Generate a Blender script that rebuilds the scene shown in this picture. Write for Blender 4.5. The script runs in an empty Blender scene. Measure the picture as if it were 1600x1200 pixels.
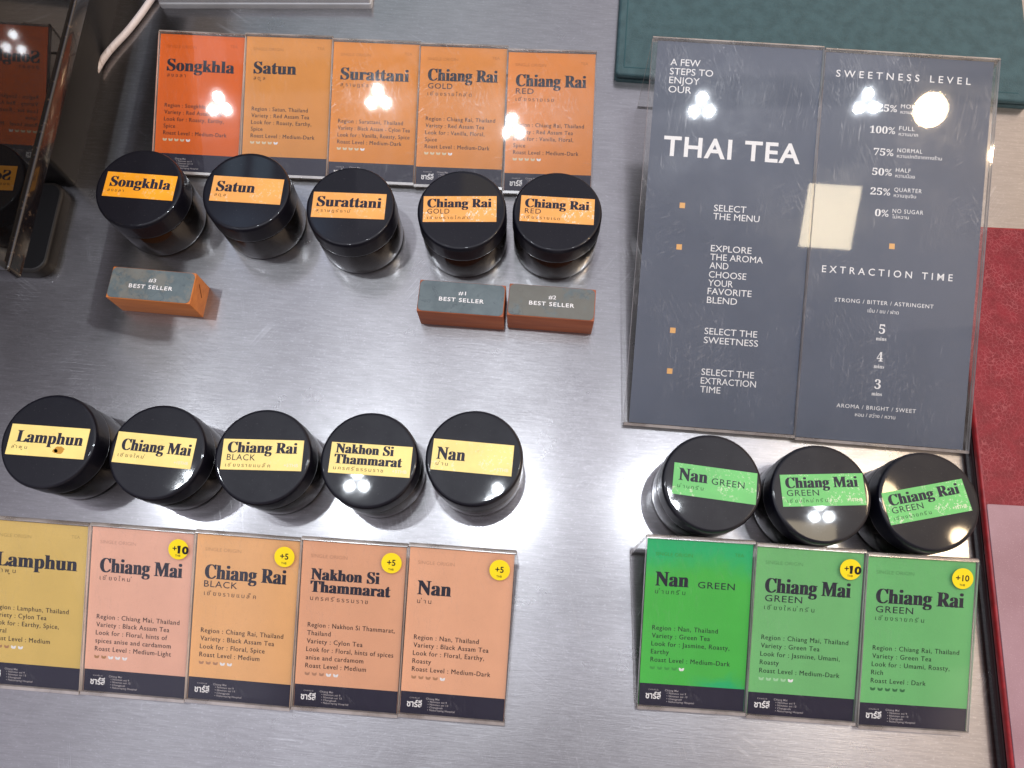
import bpy, math, random
from mathutils import Matrix, Vector, noise

random.seed(7)
sc = bpy.context.scene
COL = sc.collection
MM = 0.001
R = math.radians

# ------------------------------------------------------------------ camera
H = 0.4452
cam = bpy.data.cameras.new("camera")
cam.sensor_width = 36.0
cam.lens = 1274.17 / 1600 * 36.0
cam.clip_start = 0.01
cam.clip_end = 60
camo = bpy.data.objects.new("camera", cam)
COL.objects.link(camo)
camo.matrix_world = (Matrix.Translation((0, 0, H)) @ Matrix.Rotation(0.0151, 4, 'Y') @ Matrix.Rotation(0.29368, 4, 'X'))
sc.camera = camo

# ------------------------------------------------------------------ view
vs = sc.view_settings
vs.view_transform = 'Standard'
vs.look = 'None'
vs.exposure = 0.80
vs.gamma = 1.0
vs.use_curve_mapping = False


# ------------------------------------------------------------------ node helper
class NT:
    def __init__(self, tree):
        self.t = tree
        self.n = tree.nodes
        self.l = tree.links

    def node(self, typ, **kw):
        n = self.n.new(typ)
        for k, v in kw.items():
            if k.startswith('i_'):
                self.put(n.inputs[k[2:].replace('_', ' ')], v)
            else:
                setattr(n, k, v)
        return n

    def put(self, sock, v):
        if hasattr(v, 'is_output'):
            self.l.new(v, sock)
        else:
            if isinstance(v, tuple) and len(v) == 3 and sock.type == 'RGBA':
                v = v + (1.0,)
            sock.default_value = v

    def math(self, op, a, b=0.0, c=None, clamp=False):
        n = self.n.new('ShaderNodeMath')
        n.operation = op
        n.use_clamp = clamp
        self.put(n.inputs[0], a)
        self.put(n.inputs[1], b)
        if c is not None:
            self.put(n.inputs[2], c)
        return n.outputs[0]

    def ss(self, x, a, b, ta=0.0, tb=1.0):
        n = self.n.new('ShaderNodeMapRange')
        n.interpolation_type = 'SMOOTHSTEP'
        self.put(n.inputs['Value'], x)
        if a > b:
            a, b, ta, tb = b, a, tb, ta
        n.inputs['From Min'].default_value = a
        n.inputs['From Max'].default_value = b
        n.inputs['To Min'].default_value = ta
        n.inputs['To Max'].default_value = tb
        return n.outputs[0]

    def mix(self, f, a, b, mode='MIX'):
        n = self.n.new('ShaderNodeMix')
        n.data_type = 'RGBA'
        n.blend_type = mode
        self.put(n.inputs[0], f)
        self.put(n.inputs[6], a)
        self.put(n.inputs[7], b)
        return n.outputs[2]

    def noise(self, vec, scale, detail=3.0, rough=0.5):
        n = self.n.new('ShaderNodeTexNoise')
        n.inputs['Scale'].default_value = scale
        n.inputs['Detail'].default_value = detail
        n.inputs['Roughness'].default_value = rough
        if vec is not None:
            self.l.new(vec, n.inputs['Vector'])
        return n.outputs['Fac']

    def mapping(self, vec, scale=(1, 1, 1), rot=(0, 0, 0), loc=(0, 0, 0)):
        if any(rot):        # turn first, then stretch
            r_ = self.n.new('ShaderNodeMapping')
            r_.inputs['Rotation'].default_value = rot
            self.l.new(vec, r_.inputs['Vector'])
            vec = r_.outputs[0]
            rot = (0, 0, 0)
        n = self.n.new('ShaderNodeMapping')
        n.inputs['Scale'].default_value = scale
        n.inputs['Rotation'].default_value = rot
        n.inputs['Location'].default_value = loc
        self.l.new(vec, n.inputs['Vector'])
        return n.outputs[0]


# ------------------------------------------------------------------ room light around the counter (world)
world = bpy.data.worlds.new("World")
sc.world = world
world.use_nodes = True
w = NT(world.node_tree)
bg = w.n['Background']
tc = w.node('ShaderNodeTexCoord')
sep = w.node('ShaderNodeSeparateXYZ')
w.l.new(tc.outputs['Generated'], sep.inputs[0])
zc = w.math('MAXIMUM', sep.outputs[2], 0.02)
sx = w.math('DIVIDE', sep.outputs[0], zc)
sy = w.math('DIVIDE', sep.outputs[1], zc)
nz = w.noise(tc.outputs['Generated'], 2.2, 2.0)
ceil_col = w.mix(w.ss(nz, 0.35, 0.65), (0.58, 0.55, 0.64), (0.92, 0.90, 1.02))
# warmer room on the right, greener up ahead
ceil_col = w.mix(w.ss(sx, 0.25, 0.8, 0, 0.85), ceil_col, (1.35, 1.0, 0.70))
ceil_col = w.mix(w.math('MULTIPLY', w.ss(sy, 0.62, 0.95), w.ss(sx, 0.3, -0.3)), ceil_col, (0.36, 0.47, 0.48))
# ceiling panels added for reflections in the lids, each a little lighter or darker
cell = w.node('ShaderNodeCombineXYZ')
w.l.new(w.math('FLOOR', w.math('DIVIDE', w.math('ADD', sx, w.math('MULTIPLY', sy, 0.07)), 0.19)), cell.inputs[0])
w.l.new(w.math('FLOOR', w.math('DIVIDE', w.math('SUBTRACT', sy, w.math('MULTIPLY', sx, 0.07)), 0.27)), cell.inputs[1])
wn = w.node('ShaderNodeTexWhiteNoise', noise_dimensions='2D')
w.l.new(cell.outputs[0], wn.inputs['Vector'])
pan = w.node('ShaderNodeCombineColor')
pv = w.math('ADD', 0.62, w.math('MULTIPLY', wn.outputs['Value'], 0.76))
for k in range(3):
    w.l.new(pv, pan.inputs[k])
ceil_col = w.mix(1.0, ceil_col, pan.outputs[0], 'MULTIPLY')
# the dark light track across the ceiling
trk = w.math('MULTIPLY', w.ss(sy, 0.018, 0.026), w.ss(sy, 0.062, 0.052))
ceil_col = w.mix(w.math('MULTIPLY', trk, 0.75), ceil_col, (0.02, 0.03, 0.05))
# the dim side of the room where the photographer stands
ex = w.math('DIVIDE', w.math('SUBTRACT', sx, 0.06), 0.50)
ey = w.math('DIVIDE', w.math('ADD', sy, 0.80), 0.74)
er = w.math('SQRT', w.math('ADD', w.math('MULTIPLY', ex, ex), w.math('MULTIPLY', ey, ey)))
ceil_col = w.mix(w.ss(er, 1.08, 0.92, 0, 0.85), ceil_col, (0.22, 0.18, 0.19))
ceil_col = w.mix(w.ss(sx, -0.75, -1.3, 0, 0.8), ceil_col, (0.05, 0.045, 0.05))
# dark area added at the left so the steel reflects dark there
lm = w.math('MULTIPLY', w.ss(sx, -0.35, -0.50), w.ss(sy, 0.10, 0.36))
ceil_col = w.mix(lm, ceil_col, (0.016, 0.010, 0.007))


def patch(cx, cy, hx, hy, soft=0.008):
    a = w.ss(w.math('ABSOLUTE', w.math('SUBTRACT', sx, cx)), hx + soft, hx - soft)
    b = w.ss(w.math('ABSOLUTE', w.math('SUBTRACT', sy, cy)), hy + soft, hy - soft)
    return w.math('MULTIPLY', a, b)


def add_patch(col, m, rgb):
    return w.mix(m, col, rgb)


ceil_col = add_patch(ceil_col, patch(-0.39, 0.535, 0.03, 0.012, 0.05), (2.2, 3.1, 4.6))  # soft blue patch added to put a glow on a jar lid
ceil_col = add_patch(ceil_col, patch(-0.285, 0.525, 0.012, 0.03, 0.04), (2.0, 2.8, 4.2))  # second added glow patch, for the neighbouring lid
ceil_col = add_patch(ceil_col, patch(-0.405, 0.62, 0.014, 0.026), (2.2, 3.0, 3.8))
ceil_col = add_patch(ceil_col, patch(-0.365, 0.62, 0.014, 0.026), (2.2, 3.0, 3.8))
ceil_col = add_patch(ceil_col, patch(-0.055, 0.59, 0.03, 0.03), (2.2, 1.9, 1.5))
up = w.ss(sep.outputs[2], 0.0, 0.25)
low = w.mix(w.ss(sep.outputs[1], 0.1, -0.5), (0.26, 0.24, 0.26), (1.0, 0.92, 0.86))  # low band brightened behind the viewer as fill for the block fronts
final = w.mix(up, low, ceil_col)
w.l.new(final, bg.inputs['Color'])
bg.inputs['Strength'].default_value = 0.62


# ------------------------------------------------------------------ lamps of the ceiling track: clusters of three small bulbs
def disc(x, y, z, r, power, col, spread=math.pi):
    l = bpy.data.lights.new("spot_bulb", 'AREA')
    l.shape = 'DISK'
    l.size = 2 * r
    l.energy = power
    l.color = col
    o = bpy.data.objects.new("spot_bulb", l)
    COL.objects.link(o)
    o.location = (x, y, z)
    return o


COOL = (0.88, 0.94, 1.0)
WARM = (1.0, 0.74, 0.45)
LZ = 1.5
for (x, y, z, p) in ((-0.78, 0.325, 1.5, 0.46), (-0.388, 0.33, 1.5, 0.58), (-0.055, 0.262, 1.3, 0.46), (0.37, 0.32, 1.75, 0.66), (0.855, 0.325, 2.0, 0.64)):
    q = (z + 0.45) / 1.95
    for a in (90, 210, 330):
        disc(x + 0.019 * q * math.cos(R(a)), y + 0.019 * q * math.sin(R(a)), z, 0.0098 * q, p, COOL)
# a warm square lamp nearer the counter
l = bpy.data.lights.new("square_lamp", 'AREA')
l.shape = 'RECTANGLE'
l.size, l.size_y = 0.085, 0.105
l.energy = 0.34
l.color = (1.0, 0.84, 0.58)
o = bpy.data.objects.new("square_lamp", l)
COL.objects.link(o)
o.location = (0.47, 0.12, 1.0)
o.rotation_euler = (0, 0, R(-5))
for (x, y, r_, p) in ((0.82, 0.295, 0.036, 1.1), (0.98, 0.20, 0.022, 0.8)):
    disc(x, y, LZ, r_, p, WARM)


# ------------------------------------------------------------------ materials
def new_mat(name):
    m = bpy.data.materials.new(name)
    m.use_nodes = True
    t = NT(m.node_tree)
    return m, t, t.n['Principled BSDF']


def srgb(r, g, b):
    def f(c):
        c /= 255.0
        return c / 12.92 if c <= 0.04045 else ((c + 0.055) / 1.055) ** 2.4
    return (f(r), f(g), f(b))


_cache = {}


def plain(name, col, rough=0.6, var=0.0, scale=120.0, spec=0.3, coat=0.0, coat_rough=0.05):
    key = (name, tuple(col), rough)
    if key in _cache:
        return _cache[key]
    m, t, b = new_mat(name)
    b.inputs['Base Color'].default_value = (*col, 1)
    b.inputs['Roughness'].default_value = rough
    b.inputs['Specular IOR Level'].default_value = spec
    b.inputs['Coat Weight'].default_value = coat
    b.inputs['Coat Roughness'].default_value = coat_rough
    if var > 0:
        g = t.node('ShaderNodeTexCoord')
        f = t.noise(g.outputs['Object'], scale, 4.0)
        c = t.mix(t.ss(f, 0.3, 0.7), tuple(x * (1 - var) for x in col), tuple(min(1, x * (1 + var)) for x in col))
        t.l.new(c, b.inputs['Base Color'])
    _cache[key] = m
    return m


def steel_mat():
    m, t, b = new_mat("brushed_steel")
    g = t.node('ShaderNodeTexCoord')
    P = g.outputs['Object']
    rot = (0, 0, R(4.5))
    brush = t.noise(t.mapping(P, (90, 2200, 1), rot), 1.0, 3.0, 0.6)
    brush2 = t.noise(t.mapping(P, (70, 620, 1), (0, 0, R(6))), 1.0, 3.0, 0.6)
    cloud = t.noise(P, 9.0, 4.0, 0.6)
    cloud2 = t.noise(t.mapping(P, (1, 1, 1), loc=(3, 5, 0)), 28.0, 4.0, 0.6)
    # random fine scratches: thin zero-lines of stretched noises in several directions
    scr = None
    for k, (ang, sxx, syy) in enumerate(((35, 4, 330), (-52, 5, 380), (78, 3, 300), (6, 3, 420))):
        n = t.noise(t.mapping(P, (sxx, syy, 1), (0, 0, R(ang)), (k * 7.3, k * 3.1, 0)), 1.0, 0.0, 0.5)
        line = t.ss(t.math('ABSOLUTE', t.math('SUBTRACT', n, 0.5)), 0.022, 0.0)
        gate = t.ss(t.noise(t.mapping(P, (1, 1, 1), loc=(k * 11, 0, 0)), 22.0, 4.0), 0.56, 0.72)
        line = t.math('MULTIPLY', line, gate)
        scr = line if scr is None else t.math('MAXIMUM', scr, line)
    base = t.mix(t.ss(cloud, 0.3, 0.7), (0.31, 0.30, 0.305), (0.39, 0.38, 0.385))
    base = t.mix(t.math('MULTIPLY', t.ss(brush, 0.35, 0.7), 0.55), base, (0.26, 0.255, 0.26))
    base = t.mix(t.math('MULTIPLY', t.ss(brush2, 0.40, 0.66), 0.20), base, (0.50, 0.495, 0.505))
    grain = t.noise(t.mapping(P, (500, 900, 1), rot), 1.0, 2.0, 0.6)
    base = t.mix(t.math('MULTIPLY', t.ss(grain, 0.55, 0.75), 0.28), base, (0.62, 0.62, 0.64))
    base = t.mix(t.math('MULTIPLY', scr, 0.30), base, (0.66, 0.66, 0.68))
    # sparse dark crumbs and stains
    v = t.node('ShaderNodeTexVoronoi', feature='F1')
    v.inputs['Scale'].default_value = 26.0
    t.l.new(P, v.inputs['Vector'])
    spot = t.ss(v.outputs['Distance'], 0.035, 0.02)
    rnd = t.node('ShaderNodeSeparateColor')
    t.l.new(v.outputs['Color'], rnd.inputs[0])
    spot = t.math('MULTIPLY', spot, t.math('GREATER_THAN', rnd.outputs[0], 0.80))
    base = t.mix(t.math('MULTIPLY', spot, 0.9), base, (0.03, 0.025, 0.02))
    b.inputs['Metallic'].default_value = 1.0
    t.l.new(base, b.inputs['Base Color'])
    rough = t.math('ADD', 0.30, t.math('MULTIPLY', t.math('SUBTRACT', cloud2, 0.5), 0.18))
    rough = t.math('ADD', rough, t.math('MULTIPLY', scr, 0.10))
    t.l.new(rough, b.inputs['Roughness'])
    b.inputs['Anisotropic'].default_value = 0.8
    tan = t.node('ShaderNodeCombineXYZ')
    tan.inputs[0].default_value = math.sin(R(4.5))
    tan.inputs[1].default_value = math.cos(R(4.5))
    t.l.new(tan.outputs[0], b.inputs['Tangent'])
    bump = t.node('ShaderNodeBump')
    bump.inputs['Strength'].default_value = 0.22
    bump.inputs['Distance'].default_value = 0.0003
    hgt = t.math('ADD', t.math('MULTIPLY', brush, 0.7), t.math('MULTIPLY', brush2, 0.6))
    hgt = t.math('ADD', hgt, t.math('MULTIPLY', scr, -0.5))
    t.l.new(hgt, bump.inputs['Height'])
    t.l.new(bump.outputs[0], b.inputs['Normal'])
    gl = t.node('ShaderNodeBsdfGlossy')
    t.put(gl.inputs['Color'], t.mix(0.5, base, (0.37, 0.365, 0.375)))
    gl.inputs['Roughness'].default_value = 0.13
    b2 = t.node('ShaderNodeBump')
    b2.inputs['Strength'].default_value = 0.03
    b2.inputs['Distance'].default_value = 0.0003
    t.l.new(hgt, b2.inputs['Height'])
    t.l.new(b2.outputs[0], gl.inputs['Normal'])
    mx = t.node('ShaderNodeMixShader')
    mx.inputs[0].default_value = 0.36
    t.l.new(b.outputs[0], mx.inputs[1])
    t.l.new(gl.outputs[0], mx.inputs[2])
    t.l.new(mx.outputs[0], t.n['Material Output'].inputs[0])
    return m


def acrylic_mat(name="clear_acrylic", wear=0.5, seed=0.0):
    m, t, b = new_mat(name)
    t.n.remove(b)
    g = t.node('ShaderNodeTexCoord')
    geo = t.node('ShaderNodeNewGeometry')
    P = t.mapping(g.outputs['Object'], loc=(seed, seed * 0.7, 0))
    fr = t.node('ShaderNodeFresnel')
    fr.inputs['IOR'].default_value = 1.55
    front = t.math('SUBTRACT', 1.0, geo.outputs['Backfacing'])
    fac = t.math('MULTIPLY', fr.outputs[0], front)
    scr = None
    for k, (ang, a, c) in enumerate(((90, 45, 420), (-30, 60, 420), (62, 50, 380), (97, 30, 480))):
        n = t.noise(t.mapping(P, (a, c, 20), (0, 0, R(ang)), (k * 5.3, k * 2.1, 0)), 1.0, 2.0)
        line = t.ss(t.math('ABSOLUTE', t.math('SUBTRACT', n, 0.5)), 0.012, 0.0)
        gate = t.ss(t.noise(t.mapping(P, loc=(k * 9.0, 0, 0)), 22.0, 3.0), 0.50, 0.66)
        line = t.math('MULTIPLY', line, gate)
        scr = line if scr is None else t.math('MAXIMUM', scr, line)
    smudge = t.ss(t.noise(P, 30.0, 4.0, 0.65), 0.45, 0.75)
    sharp = t.node('ShaderNodeBsdfGlossy')
    sharp.inputs['Roughness'].default_value = 0.028
    soft = t.node('ShaderNodeBsdfGlossy')
    soft.inputs['Roughness'].default_value = 0.22
    gm = t.node('ShaderNodeMixShader')
    t.put(gm.inputs[0], t.math('MULTIPLY', t.math('ADD', 0.10, t.math('ADD', t.math('MULTIPLY', smudge, 0.30), t.math('MULTIPLY', scr, 0.6))), wear * 1.6, clamp=True))
    t.l.new(sharp.outputs[0], gm.inputs[1])
    t.l.new(soft.outputs[0], gm.inputs[2])
    tr = t.node('ShaderNodeBsdfTransparent')
    tr.inputs['Color'].default_value = (0.965, 0.965, 0.962, 1)
    df = t.node('ShaderNodeBsdfDiffuse')
    df.inputs['Color'].default_value = (0.75, 0.75, 0.78, 1)
    m0 = t.node('ShaderNodeMixShader')
    t.put(m0.inputs[0], t.math('MULTIPLY', t.math('MULTIPLY', t.math('ADD', t.math('MULTIPLY', scr, 0.30), t.math('MULTIPLY', smudge, 0.025)), wear), front))
    t.l.new(tr.outputs[0], m0.inputs[1])
    t.l.new(df.outputs[0], m0.inputs[2])
    m1 = t.node('ShaderNodeMixShader')
    t.l.new(fac, m1.inputs[0])
    t.l.new(m0.outputs[0], m1.inputs[1])
    t.l.new(gm.outputs[0], m1.inputs[2])
    t.l.new(m1.outputs[0], t.n['Material Output'].inputs[0])
    return m


def acrylic_edge_mat(name, c1, c2, clear):
    m, t, b = new_mat(name)
    t.n.remove(b)
    g = t.node('ShaderNodeTexCoord')
    f = t.noise(g.outputs['Object'], 60.0, 3.0)
    df = t.node('ShaderNodeBsdfDiffuse')
    t.l.new(t.mix(t.ss(f, 0.35, 0.65), c1, c2), df.inputs['Color'])
    gl = t.node('ShaderNodeBsdfGlossy')
    gl.inputs['Roughness'].default_value = 0.18
    tr = t.node('ShaderNodeBsdfTransparent')
    tr.inputs['Color'].default_value = (0.8, 0.78, 0.76, 1)
    a = t.node('ShaderNodeMixShader')
    a.inputs[0].default_value = clear
    t.l.new(df.outputs[0], a.inputs[1])
    t.l.new(tr.outputs[0], a.inputs[2])
    c = t.node('ShaderNodeMixShader')
    c.inputs[0].default_value = 0.22
    t.l.new(a.outputs[0], c.inputs[1])
    t.l.new(gl.outputs[0], c.inputs[2])
    t.l.new(c.outputs[0], t.n['Material Output'].inputs[0])
    return m


def paper_mat(name, col, var=0.05, tint=None):
    m, t, b = new_mat(name)
    g = t.node('ShaderNodeTexCoord')
    P = g.outputs['Object']
    f = t.noise(P, 45.0, 4.0)
    c = t.mix(t.ss(f, 0.3, 0.7), tuple(x * (1 - var) for x in col), tuple(min(1, x * (1 + var)) for x in col))
    if tint:     # water stain across the upper and lower part of the paper
        sp = t.node('ShaderNodeSeparateXYZ')
        t.l.new(P, sp.inputs[0])
        yy = t.math('ADD', sp.outputs[1], t.math('MULTIPLY', t.math('SUBTRACT', t.noise(P, 60.0, 3.0), 0.5), 0.02))
        c = t.mix(t.math('MULTIPLY', t.ss(yy, 0.064, 0.078), 0.75), c, tint)
        low = t.math('MULTIPLY', t.ss(yy, 0.0185, 0.0125), t.ss(sp.outputs[0], 0.022, 0.04))
        c = t.mix(t.math('MULTIPLY', low, 0.75), c, tint)
    # few specks of tea dust
    v = t.node('ShaderNodeTexVoronoi', feature='F1')
    v.inputs['Scale'].default_value = 60.0
    t.l.new(P, v.inputs['Vector'])
    rnd = t.node('ShaderNodeSeparateColor')
    t.l.new(v.outputs['Color'], rnd.inputs[0])
    sp2 = t.math('MULTIPLY', t.ss(v.outputs['Distance'], 0.028, 0.016), t.math('GREATER_THAN', rnd.outputs[1], 0.86))
    c = t.mix(t.math('MULTIPLY', sp2, 0.8), c, tuple(x * 0.12 for x in col))
    t.l.new(c, b.inputs['Base Color'])
    b.inputs['Roughness'].default_value = 0.6
    b.inputs['Specular IOR Level'].default_value = 0.25
    return m


def sticker_mat(name, col, worn):
    """Printed sticker with lamination scuffed off in pale flecks."""
    m, t, b = new_mat(name)
    g = t.node('ShaderNodeTexCoord')
    P = g.outputs['Object']
    f = t.noise(P, 70.0, 4.0)
    c = t.mix(t.ss(f, 0.3, 0.7), tuple(x * 0.93 for x in col), tuple(min(1, x * 1.06) for x in col))
    st = t.math('MULTIPLY', t.ss(t.noise(t.mapping(P, loc=(2, 9, 0)), 110.0, 3.0), 0.66, 0.72), 0.5)
    c = t.mix(st, c, tuple(x * 0.55 for x in col))
    fl = t.math('MULTIPLY', t.ss(t.noise(P, 700.0, 4.0, 0.75), 0.55, 0.61), t.ss(t.noise(P, 75.0, 2.0), 0.44, 0.60))
    c = t.mix(t.math('MULTIPLY', fl, worn), c, (0.85, 0.80, 0.70))
    t.l.new(c, b.inputs['Base Color'])
    b.inputs['Roughness'].default_value = 0.42
    b.inputs['Specular IOR Level'].default_value = 0.45
    bump = t.node('ShaderNodeBump')
    bump.inputs['Strength'].default_value = 0.12
    bump.inputs['Distance'].default_value = 0.0003
    t.l.new(t.noise(P, 700.0, 3.0), bump.inputs['Height'])
    t.l.new(bump.outputs[0], b.inputs['Normal'])
    return m


def lid_mat():
    m, t, b = new_mat("black_lid_plastic")
    g = t.node('ShaderNodeTexCoord')
    P = g.outputs['Object']
    f = t.noise(P, 60.0, 5.0, 0.65)
    dust = t.ss(t.noise(t.mapping(P, loc=(4, 1, 2)), 1500.0, 2.0), 0.70, 0.76)
    t.l.new(t.mix(t.math('MULTIPLY', dust, 0.22), (0.005, 0.005, 0.010), (0.20, 0.20, 0.22)), b.inputs['Base Color'])
    t.l.new(t.ss(f, 0.3, 0.75, 0.36, 0.44), b.inputs['Roughness'])
    b.inputs['Specular IOR Level'].default_value = 0.17
    b.inputs['Coat Weight'].default_value = 0.26
    t.l.new(t.ss(f, 0.3, 0.75, 0.025, 0.055), b.inputs['Coat Roughness'])
    bump = t.node('ShaderNodeBump')
    bump.inputs['Strength'].default_value = 0.05
    bump.inputs['Distance'].default_value = 0.001
    t.l.new(t.noise(P, 130.0, 3.0), bump.inputs['Height'])
    t.l.new(bump.outputs[0], b.inputs['Normal'])
    return m


def glass_body_mat():
    m, t, b = new_mat("dark_amber_jar_glass")
    b.inputs['Base Color'].default_value = (0.006, 0.005, 0.005, 1)
    b.inputs['Roughness'].default_value = 0.15
    b.inputs['Specular IOR Level'].default_value = 0.7
    b.inputs['IOR'].default_value = 1.62
    g = t.node('ShaderNodeTexCoord')
    bump = t.node('ShaderNodeBump')
    bump.inputs['Strength'].default_value = 0.08
    bump.inputs['Distance'].default_value = 0.002
    t.l.new(t.noise(t.mapping(g.outputs['Object'], (1, 1, 0.15)), 90.0, 3.0), bump.inputs['Height'])
    t.l.new(bump.outputs[0], b.inputs['Normal'])
    return m


def wood_mat(name, c1, c2):
    m, t, b = new_mat(name)
    g = t.node('ShaderNodeTexCoord')
    f = t.noise(t.mapping(g.outputs['Object'], (14, 130, 220)), 1.0, 5.0, 0.65)
    t.l.new(t.mix(t.ss(f, 0.3, 0.7), c1, c2), b.inputs['Base Color'])
    b.inputs['Roughness'].default_value = 0.48
    bump = t.node('ShaderNodeBump')
    bump.inputs['Strength'].default_value = 0.25
    bump.inputs['Distance'].default_value = 0.0003
    t.l.new(f, bump.inputs['Height'])
    t.l.new(bump.outputs[0], b.inputs['Normal'])
    return m


def slate_mat(name, stain, amount, seed):
    m, t, b = new_mat(name)
    g = t.node('ShaderNodeTexCoord')
    P = t.mapping(g.outputs['Object'], loc=(seed, seed * 2.0, 0))
    f = t.noise(P, 140.0, 5.0, 0.65)
    c = t.mix(t.ss(f, 0.3, 0.7), (0.085, 0.118, 0.135), (0.115, 0.155, 0.172))
    s = t.noise(P, 85.0, 3.0, 0.55)
    ring = t.math('MULTIPLY', t.ss(t.math('ABSOLUTE', t.math('SUBTRACT', s, 0.64)), 0.016, 0.0), 0.45)
    c = t.mix(ring, c, (0.035, 0.05, 0.065))
    s2 = t.noise(t.mapping(P, loc=(5, 2, 0)), 60.0, 5.0, 0.7)
    c = t.mix(t.ss(s2, 0.52 - amount * 0.2, 0.62 - amount * 0.12, 0, 0.15 + 0.5 * amount), c, stain)
    t.l.new(c, b.inputs['Base Color'])
    b.inputs['Roughness'].default_value = 0.5
    return m


def leather_mat(name, c1, c2, scale, crack, rough):
    m, t, b = new_mat(name)
    g = t.node('ShaderNodeTexCoord')
    P = g.outputs['Object']
    wob = t.node('ShaderNodeTexNoise')
    wob.inputs['Scale'].default_value = scale * 0.5
    t.l.new(P, wob.inputs['Vector'])
    pv = t.node('ShaderNodeVectorMath', operation='MULTIPLY_ADD')
    t.l.new(wob.outputs['Color'], pv.inputs[0])
    pv.inputs[1].default_value = (1.1 / scale,) * 3
    t.l.new(P, pv.inputs[2])
    edges = []
    for s in (scale, scale * 2.3):
        v = t.node('ShaderNodeTexVoronoi', feature='DISTANCE_TO_EDGE')
        v.inputs['Scale'].default_value = s
        t.l.new(pv.outputs[0], v.inputs['Vector'])
        edges.append(t.ss(v.outputs['Distance'], 0.09, 0.0))
    gate = t.ss(t.noise(P, scale * 0.18, 3.0), 0.38, 0.62)
    ln = t.math('MULTIPLY', t.math('MAXIMUM', t.math('MULTIPLY', edges[0], 0.9), t.math('MULTIPLY', edges[1], 0.5)), t.math('ADD', 0.35, t.math('MULTIPLY', gate, 0.65)))
    base = t.mix(t.ss(t.noise(P, scale * 0.3, 4.0), 0.3, 0.7), c1, tuple(x * 0.75 for x in c1))
    base = t.mix(t.math('MULTIPLY', ln, crack), base, c2)
    t.l.new(base, b.inputs['Base Color'])
    b.inputs['Roughness'].default_value = rough
    b.inputs['Specular IOR Level'].default_value = 0.22
    bump = t.node('ShaderNodeBump')
    bump.inputs['Strength'].default_value = 0.35
    bump.inputs['Distance'].default_value = 0.0003
    t.l.new(t.math('SUBTRACT', 1.0, ln), bump.inputs['Height'])
    t.l.new(bump.outputs[0], b.inputs['Normal'])
    return m


STEEL = steel_mat()
ACR_NEW = acrylic_mat("clear_acrylic_clean", 0.15, 0.0)
ACR_WORN = acrylic_mat("clear_acrylic_scuffed", 0.55, 1.7)
ACR_SIGN = acrylic_mat("clear_acrylic_scratched", 0.42, 3.1)
EDGE = acrylic_edge_mat("acrylic_edge", (0.34, 0.29, 0.26), (0.70, 0.64, 0.61), 0.5)
EDGE_SIDE = acrylic_edge_mat("pale_acrylic_edge", (0.66, 0.62, 0.63), (0.93, 0.90, 0.91), 0.22)  # paler copy of the edge material, for the left and right edges
LID = lid_mat()
BODY = glass_body_mat()
NAVY = plain("dark_navy_print", (0.014, 0.013, 0.034), 0.55)
INK = plain("title_ink", (0.014, 0.014, 0.030), 0.5)
INK_SOFT = plain("body_ink", (0.030, 0.016, 0.014), 0.55)
INK_GREEN = plain("body_ink_on_green", (0.012, 0.040, 0.022), 0.55)
WHITE = plain("white_print", (0.82, 0.82, 0.84), 0.5)
OFFW = plain("offwhite_print", (0.45, 0.42, 0.44), 0.5)
YELLOW = plain("yellow_sticker", (0.86, 0.66, 0.012), 0.45, 0.04)
BLACKMARK = plain("black_marker", (0.008, 0.008, 0.012), 0.4)


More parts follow.
